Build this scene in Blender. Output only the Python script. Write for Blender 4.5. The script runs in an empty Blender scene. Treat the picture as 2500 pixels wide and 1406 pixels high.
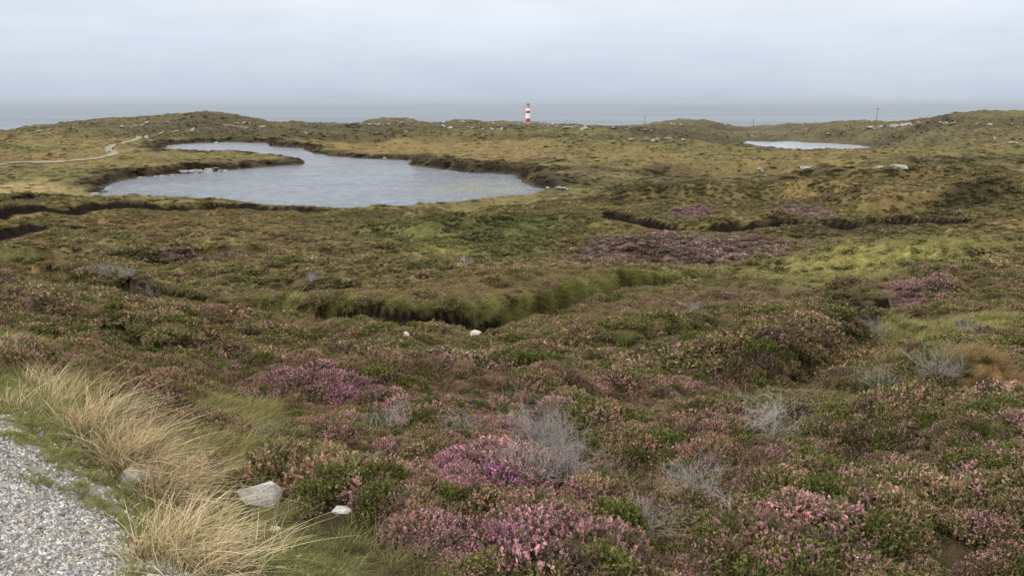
import bpy, bmesh, math, random, time
import numpy as np
from mathutils import Vector, Matrix
T0=time.time()
scene=bpy.context.scene
COL=scene.collection
rng=np.random.default_rng(7)
random.seed(7)
F=1962.0
PITCH=math.atan(461/F); cp,sp=math.cos(PITCH),math.sin(PITCH)
SEA=-50.0; L1=-16.0; L2=-25.0; A0=6.0

def ray(u,v):
    x=(u-1250)/F; y=(703-v)/F
    return x, cp+y*sp, -sp+y*cp
def atY(u,v,Y):
    x,y,z=ray(u,v); t=Y/y; return (x*t,Y,z*t)
def atZ(u,v,Z):
    x,y,z=ray(u,v); t=Z/z; return (x*t,y*t,Z)
def ss(a,b,x):
    t=np.clip((x-a)/(b-a),0,1); return t*t*(3-2*t)

# ---------------- noise
_p=np.random.default_rng(3).permutation(256); _p=np.concatenate([_p,_p,_p])
_g=np.random.default_rng(4).uniform(0,2*np.pi,256); _gx=np.cos(_g); _gy=np.sin(_g)
def perlin(x,y,seed=0):
    x=x+seed*17.37; y=y+seed*9.71
    xi=np.floor(x).astype(np.int64); yi=np.floor(y).astype(np.int64)
    xf=x-xi; yf=y-yi; xi&=255; yi&=255
    u=xf*xf*xf*(xf*(xf*6-15)+10); v=yf*yf*yf*(yf*(yf*6-15)+10)
    def gr(i,j,dx,dy):
        h=_p[_p[i]+j]; return _gx[h]*dx+_gy[h]*dy
    i1=(xi+1)&255; j1=(yi+1)&255
    a=gr(xi,yi,xf,yf); b=gr(i1,yi,xf-1,yf); c=gr(xi,j1,xf,yf-1); d=gr(i1,j1,xf-1,yf-1)
    return (a+(b-a)*u)*(1-v)+(c+(d-c)*u)*v
def fbm(x,y,o=3,seed=0):
    r=0;a=1.0;t=0
    for k in range(o):
        r=r+a*perlin(x,y,seed+k*3); t+=a; a*=0.5; x=x*2.03; y=y*2.03
    return r/t*1.6

# ---------------- base surface from survey points
cols={
0:[(1406,2.65),(1200,3.4),(1045,4.1),(950,5.8),(850,9),(750,18),(680,30),(600,50),(540,75),(490,110),(440,160),(400,205),(360,270),(330,340),(320,410)],
312:[(1406,2.9),(1200,4.0),(1050,5.6),(950,7.5),(850,12),(750,22),(680,35),(600,54),(540,78),(490,125),(430,172),(400,200),(374,235),(350,290),(320,380),(288,460)],
625:[(1406,3.2),(1200,4.8),(1000,9),(850,16),(750,28),(680,40),(600,60),(540,88),(503,126),(415,187),(352,300),(330,360),(310,410),(289,460)],
937:[(1406,3.6),(1200,5.3),(1000,9.3),(820,19),(700,36),(620,55),(560,80),(510,119),(386,228),(360,275),(335,350),(315,430),(286,540)],
1250:[(1406,3.7),(1200,5.5),(1000,9.5),(820,20),(700,36),(620,55),(560,75),(520,105),(478,136),(420,178),(380,225),(350,290),(325,380),(310,520),(300,850)],
1562:[(1406,3.9),(1200,5.7),(1000,9.8),(820,21),(700,36),(650,47),(600,58),(550,75),(500,100),(460,135),(420,175),(390,215),(350,290),(322,420),(304,600)],
1875:[(1406,4.0),(1200,5.8),(1000,10),(820,20),(700,34),(640,47),(560,70),(500,95),(450,130),(400,185),(376,255),(368,405),(342,500),(325,560),(306,650)],
2187:[(1406,4.0),(1200,5.6),(1000,9.5),(850,17),(700,32),(640,43),(570,62),(500,90),(440,125),(400,170),(372,250),(358,400),(335,440),(312,480),(287,520)],
2500:[(1406,3.9),(1200,5.4),(1000,9),(850,15),(700,29),(640,40),(560,58),(500,78),(440,110),(400,150),(385,185),(360,300),(330,360),(300,420),(274,470)],
}
P=[]
for u,l in cols.items():
    for v,Y in l: P.append(atY(u,v,Y))
for v,Y in cols[0]: 
    x,y,z=atY(0,v,Y); P.append((x*1.55,y,z))
for v,Y in cols[2500]:
    x,y,z=atY(2500,v,Y); P.append((x*1.55,y,z))
for u,v,Y in [(530,273,470),(400,280,470),(200,295,445),(100,305,430),(660,298,480),(750,299,500),(860,301,520),(1020,293,560),(1070,300,600),(1120,291,620),(1180,296,700),(1400,305,800),(1640,291,620),(1740,295,610),(1800,309,620),(2000,300,600),(2100,291,530),(2300,275,480),(2400,270,470),
              (560,374,214),(450,380,212),(680,385,214),(500,403,197)]:
    P.append(atY(u,v,Y))
for u in (0,312,625,937,2187,2500,-650,3150):
    x=(u-1250)/F
    P+= [(x*700,700,-44),(x*900,900,-58),(x*1400,1400,-75)]
for u in (1250,1562,1875):
    x=(u-1250)/F
    P+= [(x*980,980,-46),(x*1150,1150,-58),(x*1400,1400,-75)]
P+=[(-4,0,-1.75),(-1,0,-1.75),(1,0,-1.75),(3,0,-2.1),(5,1,-2.3),(0,1.3,-1.76),(-1.4,2.7,-1.75),(-1.2,1,-1.75),(-4,3,-1.75),(-6,6,-1.8),(-2,-4,-1.75),(2,-4,-1.75),(5,-4,-2.1),(-5,-4,-1.75),(1.5,2.5,-2.15)]
P=np.array(P)
def st(X,Y):
    Yp=np.maximum(Y+A0,0.6)
    return np.clip(X/Yp,-1.05,1.05)*2.0, np.log(Yp)
ps,pt=st(P[:,0],P[:,1]); pq=P[:,2]/np.maximum(P[:,1]+A0,0.6)
C2=0.10**2
def phi(r2): return np.sqrt(r2+C2)
n=len(P)
M=np.zeros((n+3,n+3)); M[:n,:n]=phi((ps[:,None]-ps)**2+(pt[:,None]-pt)**2)+0.0
M[:n,:n]+=np.eye(n)*(-0.002)
M[:n,n]=1; M[:n,n+1]=ps; M[:n,n+2]=pt; M[n:,:n]=M[:n,n:].T
W=np.linalg.lstsq(M,np.concatenate([pq,np.zeros(3)]),rcond=None)[0]
def basez(X,Y):
    s,t=st(X,Y)
    q=W[n]+W[n+1]*s+W[n+2]*t
    for i in range(n): q=q+W[i]*phi((s-ps[i])**2+(t-pt[i])**2)
    return q*np.maximum(Y+A0,0.6)

# ---------------- shores
lochpx=[(238,480),(255,458),(300,443),(345,433),(430,426),(500,421),(600,413),(680,406),(735,403),(748,396),(735,391),(640,388),(520,386),(430,382),(385,374),(395,364),(430,354),(480,350),(560,348),(655,350),(662,358),(700,361),(745,363),(752,372),(800,382),(880,388),(960,391),(1003,394),(1003,404),(1060,412),(1120,421),(1200,424),(1252,428),(1275,440),(1290,452),(1330,461),(1340,467),(1280,475),(1200,484),(1140,492),(1060,500),(960,506),(850,515),(790,514),(760,507),(640,501),(540,492),(420,486),(300,483)]
loch2px=[(1803,350),(1828,345),(1880,347),(1930,345),(1975,349),(2040,351),(2100,356),(2140,362),(2085,367),(2020,367),(1990,370),(1940,366),(1885,367),(1850,359)]
loch3px=[(1790,334),(1830,332),(1872,333),(1878,337),(1820,338)]
def refine(poly,seed,amp):
    out=[];k=len(poly)
    for i in range(k):
        a=np.array(poly[i]);b=np.array(poly[(i+1)%k]); d=np.linalg.norm(b-a); m=max(1,int(d/3.5))
        nrm=np.array([-(b-a)[1],(b-a)[0]])/(d+1e-6)
        for j in range(m):
            t=j/m; w=math.sin(math.pi*t)
            pnt=a+(b-a)*t
            px_=np.array([pnt[0]/6]);py_=np.array([pnt[1]/6])
            pnt=pnt+nrm*(float(perlin(px_,py_,seed)[0])*amp*w+float(perlin(px_*3,py_*3,seed+4)[0])*amp*.35)
            out.append(pnt)
    return np.array(out)
lp1=refine([atZ(u,v,L1)[:2] for u,v in lochpx],5,3.5)
lp2=refine([atZ(u,v,L2)[:2] for u,v in loch2px],6,6.0)
lp3=refine([atZ(u,v,L2)[:2] for u,v in loch3px],8,5.0)
def sdpoly(X,Y,poly):
    d=np.full(X.shape,1e9); inside=np.zeros(X.shape,bool); k=len(poly)
    for i in range(k):
        ax,ay=poly[i]; bx,by=poly[(i+1)%k]
        ex,ey=bx-ax,by-ay; wx,wy=X-ax,Y-ay
        t=np.clip((wx*ex+wy*ey)/(ex*ex+ey*ey+1e-9),0,1)
        d=np.minimum(d,(wx-ex*t)**2+(wy-ey*t)**2)
        c=((ay<=Y)&(by>Y))|((by<=Y)&(ay>Y))
        xi=ax+(Y-ay)/(by-ay+1e-12)*(bx-ax)
        inside^= c&(X<xi)
    d=np.sqrt(d); return np.where(inside,-d,d)
def sd_all(X,Y):
    out=[]
    for poly in (lp1,lp2,lp3):
        sd=np.full(X.shape,200.0)
        lo=poly.min(0)-45; hi=poly.max(0)+45
        m=(X>lo[0])&(X<hi[0])&(Y>lo[1])&(Y<hi[1])
        if m.any(): sd[m]=sdpoly(X[m],Y[m],poly)
        out.append(sd)
    return out

# ---------------- march
def march(u,v,hf):
    Ys=np.exp(np.linspace(math.log(1.3),math.log(1250),1600))
    x,y,z=ray(u,v); t=Ys/y
    h=hf(x*t,Ys); d=z*t-h
    idx=np.where(d<0)[0]
    if len(idx)==0: return None
    i=idx[0]
    if i==0: return (x*t[0],Ys[0],h[0])
    a=d[i-1]/(d[i-1]-d[i]); Y=Ys[i-1]+(Ys[i]-Ys[i-1])*a
    return (x*Y/y,Y,z*Y/y)

# ---------------- peat banks: pts, H, width, decay, peat amount
bankdef=[
 ([(600,750),(700,776),(850,802),(1000,811),(1150,807),(1215,795),(1260,779),(1350,763),(1440,736),(1500,716),(1560,705),(1640,695),(1760,689)],0.64,0.20,6.5,1),
 ([(1420,552),(1490,555),(1560,563),(1640,568),(1740,572),(1800,569),(1900,569),(2050,571),(2200,571),(2350,569),(2430,568)],0.68,0.5,9.0,1),
 ([(-250,550),(0,536),(150,526),(290,515),(430,510),(560,512),(700,517),(860,520)],0.72,0.7,14.0,1),
 ([(-160,604),(-60,598),(20,590),(90,578),(190,566),(340,557)],0.72,0.55,9.0,1),
 ([(-100,503),(120,499),(300,495),(480,499),(640,508)],0.55,0.7,7.0,.9),
 ([(250,640),(350,640),(450,640),(560,640),(670,640)],0.8,0.9,7.0,.35),
 ([(2010,796),(2060,802),(2140,790),(2180,770)],0.6,0.3,1.6,.8),
 ([(1990,740),(2120,742),(2250,745),(2380,735)],0.55,1.0,3.0,.15),
 ([(1950,1000),(2010,930),(2060,860),(2110,815)],0.75,0.6,2.2,.3),
 ([(1600,900),(1680,870),(1720,840),(1760,800)],0.45,0.6,2.5,.1),
 ([(1350,610),(1550,635),(1750,655),(2000,658),(2200,650)],0.7,1.8,8.0,.0),
 ([(100,700),(250,715),(420,700)],0.6,0.8,5.0,.2),
 ([(560,690),(700,700),(820,706),(900,700)],0.5,0.7,4.0,.15),
 ([(-50,650),(80,655),(180,650)],0.7,1.0,6.0,.1),
 ([(800,575),(900,590),(1050,600)],1.1,2.0,10.0,.0),
 ([(1450,500),(1650,490),(1900,485),(2150,500)],1.5,3.0,16.0,.0),
 ([(2150,530),(2300,515),(2500,505)],1.5,2.0,10.0,.1),
 ([(300,870),(450,900),(600,880)],0.3,0.6,2.5,.0),
 ([(1750,880),(1900,900),(2020,860)],0.12,0.5,2.5,.0),
 ([(1500,430),(1750,425),(2000,432),(2300,425)],2.0,4.0,22.0,.0),
 ([(2150,470),(2300,455),(2520,440)],1.8,3.0,14.0,.0),
 ([(1200,1000),(1400,1020),(1600,1000)],0.25,0.5,2.0,.0),
 ([(2100,1020),(2300,1010),(2520,1000)],0.35,0.5,2.2,.0),
]
banks=[]
for pts,H,w,dec,pa in bankdef:
    wp=np.array([march(u,v,basez)[:2] for u,v in pts]); banks.append((wp,H,w,dec,pa))
CLR=None
def banksum(X,Y):
    global CLR
    dz=np.zeros(X.shape); peat=np.zeros(X.shape); clr=np.zeros(X.shape)
    for bi,(wp,H,w,dec,pa) in enumerate(banks):
        R=dec*2.6
        lo=wp.min(0)-R; hi=wp.max(0)+R
        m=(X>lo[0])&(X<hi[0])&(Y>lo[1])&(Y<hi[1])
        if not m.any(): continue
        x=X[m];y=Y[m]; best=np.full(x.shape,1e9); sgn=np.ones(x.shape); al=np.zeros(x.shape)
        seg=np.linalg.norm(np.diff(wp,axis=0),axis=1); tot=seg.sum(); acc=0
        for i in range(len(seg)):
            ax,ay=wp[i];ex,ey=wp[i+1]-wp[i]; wx,wy=x-ax,y-ay
            t=np.clip((wx*ex+wy*ey)/(seg[i]**2),0,1)
            d=(wx-ex*t)**2+(wy-ey*t)**2
            up=d<best
            cr=ex*wy-ey*wx
            best=np.where(up,d,best); sgn=np.where(up,np.where(cr>=0,1.,-1.),sgn); al=np.where(up,acc+t*seg[i],al); acc+=seg[i]
        if (wp[-1][0]-wp[0][0])<0: sgn=-sgn
        sd=np.sqrt(best)*sgn
        k=w*1.2
        sd=sd+fbm(x/(k*4),y/(k*4),2,40+bi)*k*((.35 if bi==1 else .55) if bi<5 else .8)
        tap=ss(0,tot*0.12,al)*ss(0,tot*0.12,tot-al)
        tap=tap*(1+((0.12 if bi==0 else .3) if bi<5 else .4)*fbm(x/(k*6),y/(k*6),2,60+bi))
        r=H*tap*ss(0,w,sd)*np.exp(-(np.maximum(sd-w,0)/dec)**2)
        tr=-0.2*H*tap*np.exp(-((sd+w)/(w*2.0))**2)
        dz[m]+=r+tr
        if pa>0:
            pm=ss(.05,.5,tap)*ss(-w*1.2,-w*0.3,sd)*(1-ss(w*0.7,w*1.2,sd))*pa
            midm=1.0
            if bi==0:
                midm=ss(tot*.16,tot*.22,al)*(1-ss(tot*.40,tot*.52,al)); pm=pm*(.40+.60*midm)
            else: pm=pm*(.6+.4*ss(-.6,-.1,fbm(al/6,al*0,2,80+bi)))
            if pa>=.7: clr[m]=np.maximum(clr[m],(tap>.25)*(sd>-w*(2.0 if bi else 2.2))*(sd<w*(.5 if bi else .8)))
            peat[m]=np.maximum(peat[m],pm)
    CLR=clr
    return dz,np.clip(peat,0,1)
mdef=[(1080,1345,.85,.26),(1130,1195,.45,.12),(2300,1110,1.6,.34),(1850,1200,.9,.20),(1500,1150,.8,-.18),(1320,1260,.3,-.12),(700,960,1.6,.22),(880,965,1.3,.16),(1700,1000,1.6,.20),(2250,700,2.6,.7),(1690,525,5,.9),(1960,527,5,.7),(1950,1330,.6,.20),(2400,1330,.7,.20),(330,790,4,.4),(1560,900,2.2,.12),(1250,600,9,1.0),(2400,480,12,2.6),(2000,445,14,1.8),(1650,460,12,1.6),(2080,398,12,2.0),(850,640,6,.6),(1300,560,8,.8),(600,610,8,.8),(2300,640,6,.8),(1400,1080,.9,.16),(2050,1180,.8,-.18),(2450,1180,.9,.2),(2080,775,.7,.30),(2300,950,2.0,.3),(1150,710,5,.40),(2450,560,9,1.2)]
mnds=[(*march(u,v,basez)[:2],r_,r_,h_) for u,v,r_,h_ in mdef]

EY=np.array([-8,0,2.70,3.18,3.76,4.10,8,20,2000]); EX=np.array([9.65,1.65,-1.07,-1.55,-2.05,-2.55,-7.3,-25,-2800])
def roadsd(X,Y):
    return (X-np.interp(Y,EY,EX))*0.71
def height(X,Y,full=False):
    X=np.asarray(X,float);Y=np.asarray(Y,float)
    z=basez(X,Y)
    rs=ss(0.3,2.4,roadsd(X,Y))
    z=z+rs*(fbm(X/1.25,Y/1.25,3,1)*0.20*(1-ss(60,120,Y))
        +fbm(X/3.6,Y/3.6,3,2)*0.30*ss(3,12,Y)
        +fbm(X/7,Y/7,2,12)*0.42*ss(14,40,Y)
        +fbm(X/15,Y/13,3,3)*1.2*ss(16,60,Y)
        +fbm(X/38,Y/30,4,4)*2.2*ss(170,330,Y))
    z=z+ (np.abs(fbm(X/22,Y/15,3,9))*-4.2+1.3)*ss(230,360,Y)
    for mx_,my_,rx_,ry_,h_ in mnds:
        m=(np.abs(X-mx_)<rx_*3)&(np.abs(Y-my_)<ry_*3)
        if m.any(): z[m]+=h_*np.exp(-((X[m]-mx_)/rx_)**2-((Y[m]-my_)/ry_)**2)
    dz,peat=banksum(X,Y)
    z=z+dz
    s1,s2,s3=sd_all(X,Y)
    for sd,L,hb in ((s1,L1,None),(s2,L2,0.5),(s3,L2,0.6)):
        if hb is None:
            nz=fbm(X/7,Y/7,2,33)
            hb=0.12+ss(128,175,Y)*1.1*(0.75+0.7*nz)
            hb=hb+0.6*(1-ss(-75,-62,X))*ss(128,140,Y)
            hb=hb+1.3*ss(-34,-22,X)*ss(134,150,Y)*(1-ss(205,222,Y))
        near=sd<45
        o=sd>0
        fl=L+0.05+hb*ss(0.1,2.4,sd)-np.maximum(0,sd-15)*0.12
        ce=L+0.15+hb*ss(0.0,2.0,sd)+0.16*sd+np.maximum(0,sd-14)*1.5
        zo=np.minimum(np.maximum(z,fl),ce)
        zi=L-0.15-np.minimum(1.6,-sd*0.4)
        z=np.where(near,np.where(o,zo,zi),z)
        pk=np.where(near&o&(hb>0.5),(1-ss(1.0,2.5,sd)),0)*ss(-.45,.15,fbm(X/5,Y/5,2,35))
        peat=np.maximum(peat,pk*0.75)
    if full: return z,peat,s1,s2,s3
    return z
# fit the far ridge line elevations to the surveyed ridge heights
sk={0:318,50:312,100:305,150:300,200:295,250:290,300:288,350:284,400:280,460:276,530:273,570:277,600:284,660:297,750:299,860:301,900:292,940:287,980:288,1020:293,1070:299,1120:292,1180:296,1230:299,1290:300,1350:305,1420:308,1500:309,1560:303,1590:299,1640:293,1690:292,1740:296,1800:309,1850:306,1900:303,1950:302,2000:301,2050:296,2100:291,2150:289,2200:288,2250:281,2300:275,2350:272,2400:270,2450:272,2500:275}
Ysk=np.linspace(380,1000,900)
for it in range(3):
    add=[];worst=0
    for u,vt in sk.items():
        dep=Ysk*cp+25*sp; Xs=(u-1250)/F*dep
        h=height(Xs,Ysk); vv=703-F*(Ysk*sp+h*cp)/(Ysk*cp-h*sp)
        i_=int(np.argmin(vv)); d_=vv[i_]-vt; worst=max(worst,abs(d_))
        if abs(d_)>1: add.append((Xs[i_],Ysk[i_],38/F*Ysk[i_],60.0,d_/F*Ysk[i_]*.8))
    mnds+=add
    print('ridge fit',it,worst,len(add))
def place(u,v): return march(u,v,height)

# ---------------- colour of the vegetation
C={'tan':(0.160,0.123,0.061),'olive':(0.114,0.107,0.047),'dark':(0.051,0.045,0.030),'purp':(0.145,0.098,0.100),
 'yg':(0.185,0.172,0.066),'rust':(0.152,0.105,0.056),'redg':(0.205,0.125,0.065),'green':(0.078,0.092,0.034),'pinkb':(0.155,0.107,0.082),'fgreen':(0.130,0.142,0.058),'straw':(0.35,0.28,0.15)}
C={k:np.array(v) for k,v in C.items()}
Z=[(1100,365,420,16,'tan',.10,0,.9),(300,385,330,22,'tan',.1,0,.6),(100,345,160,14,'tan',.2,0,.5),(1700,400,350,22,'tan',.2,0,.6),
 (520,378,230,8,'olive',.2,0,.8),(60,440,150,30,'olive',.2,0,.8),(60,470,120,10,'straw',.1,0,.5),
 (1380,318,190,10,'fgreen',.1,0,.4),
 (2300,300,330,22,'dark',.7,0,.75),(700,320,300,14,'dark',.5,0,.5),(550,285,150,10,'dark',.5,0,.5),
 (1380,440,150,14,'dark',.9,0,.85),(1350,410,330,9,'dark',.9,0,.8),(560,398,220,9,'dark',.8,0,.5),(560,330,250,12,'dark',.6,0,.6),(850,340,200,6,'dark',.5,0,.7),(1700,335,250,10,'dark',.5,0,.8),(1100,310,250,8,'dark',.5,0,.6),(900,385,150,5,'dark',.7,0,.6),(1350,335,250,7,'dark',.5,0,.6),
 (2100,470,420,45,'tan',.3,0,.5),(1500,490,300,20,'tan',.2,0,.5),(2380,480,90,28,'dark',.9,0,.85),(1600,440,250,9,'dark',.7,0,.6),(2000,415,250,8,'dark',.7,0,.7),(1900,500,200,8,'dark',.7,0,.5),(2350,400,200,12,'dark',.7,0,.6),
 (1100,560,290,42,'green',.5,0,.7),(1300,530,150,20,'green',.5,0,.4),(880,505,120,12,'tan',.1,0,.6),
 (500,560,300,20,'tan',.2,.1,.8),(200,545,300,8,'rust',.6,.1,.6),(550,520,220,5,'rust',.6,.2,.6),(640,610,380,30,'tan',.2,.1,.75),
 (1620,600,240,28,'purp',.95,.4,.85),(1850,625,260,22,'purp',.95,.4,.8),(1690,530,65,14,'purp',1,.8,.95),(1960,530,70,9,'purp',1,.7,.9),(1550,640,60,12,'pinkb',1,.6,.9),
 (2150,545,300,14,'dark',.8,.1,.5),(2250,620,300,28,'olive',.5,.1,.6),
 (1100,622,100,10,'yg',.05,0,.85),(2080,675,400,22,'yg',.05,0,.85),(2370,800,240,28,'yg',.05,0,.95),(2350,870,180,22,'yg',.2,0,.7),(1980,705,240,10,'yg',.15,0,.6),
 (450,632,200,12,'purp',.9,.3,.8),(60,620,120,16,'green',.6,0,.7),(700,700,200,10,'dark',.7,0,.5),
 (1150,705,430,50,'rust',.6,.1,.9),(1150,700,430,50,'tan',.5,.05,.65),(300,690,180,14,'dark',.9,.1,.6),(600,740,200,20,'tan',.4,.1,.6),
 (2240,705,110,18,'purp',1,.7,.95),(2080,770,60,24,'dark',1,0,.95),(2060,860,70,50,'dark',.9,.05,.75),
 (1800,730,160,20,'pinkb',.7,.25,.6),(300,770,330,55,'rust',.9,.25,.5),(250,830,200,40,'green',.95,.08,.5),(1000,880,200,22,'olive',.5,.08,.55),
 (2460,975,130,50,'redg',.0,0,1),(2100,960,300,45,'olive',.6,.1,.55),(1500,850,300,30,'olive',.6,.1,.5),(1900,850,160,40,'rust',.8,.2,.6),(1900,1010,240,40,'olive',.6,.15,.5),
 (690,920,105,32,'pinkb',1,.95,1),(860,945,100,22,'pinkb',1,.9,1),(600,960,75,22,'pinkb',1,.7,.9),(1150,1150,125,50,'pinkb',1,1.1,1),(1270,1030,70,22,'pinkb',1,1.0,1),(1300,1335,240,65,'pinkb',1,.95,1),(1375,1335,90,42,'pinkb',1,1.4,1),
 (1080,1020,200,32,'pinkb',1,.5,.8),(1640,960,160,36,'pinkb',.9,.4,.6),(2250,1190,260,50,'pinkb',1,.45,.6),(1050,1280,200,55,'pinkb',1,.8,.95),(960,1370,180,50,'pinkb',1,.9,.95),(2200,1130,42,18,'pinkb',1,1.0,.9),(1750,1300,260,50,'olive',.9,.15,.45),(2300,1060,240,50,'green',.9,.1,.45),(2420,1290,130,50,'pinkb',1,.65,.7),(1520,1330,80,34,'pinkb',1,.85,.8),(1700,1130,220,45,'rust',.9,.1,.5),(2440,1170,70,34,'pinkb',1,.6,.7),(1250,900,280,25,'pinkb',.9,.35,.5),(1700,1380,110,25,'pinkb',1,.7,.7),(1450,1080,160,30,'olive',.8,.1,.5),
 (540,1010,150,50,'yg',.1,0,.95),(580,1180,85,90,'yg',.05,0,.95),(720,1240,55,50,'straw',.1,0,.6),(680,1090,80,35,'fgreen',.4,0,.7),(1960,1040,100,30,'fgreen',.5,.1,.7),(1560,1040,80,20,'fgreen',.6,.1,.5),(350,1180,200,160,'yg',.0,0,1),(100,980,180,60,'yg',0,0,1),(30,860,60,60,'yg',.0,0,1)]
zone=[]
for (u,v,ru,rv,c,h,fl,w) in Z:
    a=place(u,v)
    if fl>=.6 and v>880:   # roots sit a plant height below the visible crown
        v=v+.16*F/math.sqrt(a[0]**2+a[1]**2+a[2]**2); a=place(u,v)
    b=place(u,v-rv); d=place(u,v+rv)
    s0,t0=st(np.array([a[0]]),np.array([a[1]]))
    tb=math.log((b or a)[1]+A0); td=math.log((d or a)[1]+A0)
    dt=max(0.02,abs(tb-td)/2); dt=min(dt,0.6)
    zone.append((s0[0],t0[0],2*ru/F*a[1]/(a[1]+A0),dt,C[c],h,fl,w))
def lerp(a,b,t): return a+(b-a)*t[:,None]
def colour(X,Y,s1):
    N=len(X)
    n1=fbm(X/14,Y/10,4,21); n2=fbm(X/3.3,Y/2.6,4,22); n3=fbm(X/50,Y/36,4,23); n4=fbm(X/1.0,Y/1.0,3,24)
    far=ss(60,180,Y)
    col=np.tile(C['rust'],(N,1)).astype(float)
    col=lerp(col,C['pinkb'],ss(-.3,.4,n1)*.6)
    col=lerp(col,C['olive'],ss(-.25,.35,n2)*(0.8))
    col=lerp(col,C['green'],ss(.1,.5,n4)*(0.45))
    fc=lerp(np.tile(C['olive'],(N,1)),C['tan'],ss(-.25,.35,n3)*.85)
    fc=lerp(fc,C['dark'],ss(-.05,.4,n1)*.7)
    hill=ss(300,400,Y); hc=np.tile(np.array((0.100,0.090,0.051)),(N,1)); hc=lerp(hc,C['dark']*1.0,ss(-.2,.25,n3)*.8)
    fc=lerp(fc,hc,hill*.85)
    mid=ss(14,50,Y)
    mc=lerp(np.tile(C['tan'],(N,1)),C['olive'],ss(-.3,.3,n2)); mc=lerp(mc,C['dark'],ss(.05,.4,n1)*.65)
    col=lerp(col,mc,mid*.7)
    col=lerp(col,fc,far)
    hea=0.9*(1-mid)+0.45*mid; hea=hea+n2*.5; flo=0.24*(1-mid)+.05*mid+n1*.4+n4*.25
    s,t=st(X,Y)
    ws=fbm(X/(0.1*Y+.6),Y/(0.1*Y+.6),3,25)*.55+n4*.25
    for (s0,t0,rs,dt,c,h,fl,w) in zone:
        r2=((s-s0)/rs)**2+((t-t0)/dt)**2
        m=r2<4
        if not m.any(): continue
        k=np.zeros(N); k[m]=w*(1-ss(.45,1.4,np.sqrt(r2[m])+ws[m]))
        col=lerp(col,c,k); hea=hea*(1-k)+h*k; flo=flo*(1-k)+fl*k
    mott=1+0.35*n4*(1-far)+0.28*n2*(1-.5*far)
    col=col*np.clip(mott,.4,1.6)[:,None]
    dk=ss(.15,.5,fbm(X/5.0,Y/3.5,4,29))*(0.5)*ss(8,30,Y)*(1-.5*ss(120,300,Y))
    col=lerp(col,C['dark'],dk); hea=np.clip(hea+dk,0,1)
    kb=(1-ss(3.0,8.0,s1+fbm(X/6,Y/6,2,38)*3))*ss(136,150,Y)*.9
    col=lerp(col,np.array((.042,.036,.024)),kb); hea=hea*(1-kb)+.95*kb
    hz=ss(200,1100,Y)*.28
    col=lerp(col,np.array((0.16,0.17,0.175)),hz)  # distance haze mixed into the colour of the far land
    return col,np.clip(hea,0,1),flo

# ---------------- mesh helpers
def mesh_np(name,V,Fc,smooth=False):
    me=bpy.data.meshes.new(name); V=np.asarray(V,np.float32); Fc=np.asarray(Fc,np.int32)
    k=Fc.shape[1]
    me.vertices.add(len(V)); me.vertices.foreach_set('co',V.ravel())
    me.loops.add(Fc.size); me.loops.foreach_set('vertex_index',Fc.ravel())
    me.polygons.add(len(Fc)); me.polygons.foreach_set('loop_start',np.arange(0,Fc.size,k,dtype=np.int32))
    if smooth: me.polygons.foreach_set('use_smooth',np.ones(len(Fc),bool))
    me.update(calc_edges=True); return me
def add_col(me,name,arr):
    a=me.attributes.new(name,'FLOAT_COLOR','POINT'); d=np.ones((len(arr),4),np.float32); d[:,:3]=arr
    a.data.foreach_set('color',d.ravel())
def obj(name,me,mat=None,kind=None,label=None,cat=None,group=None,parent=None):
    o=bpy.data.objects.new(name,me); COL.objects.link(o)
    if mat is not None and me is not None: 
        if len(me.materials)==0: me.materials.append(mat)
    if kind:o['kind']=kind
    if label:o['label']=label
    if cat:o['category']=cat
    if group:o['group']=group
    if parent: o.parent=parent
    return o
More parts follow.
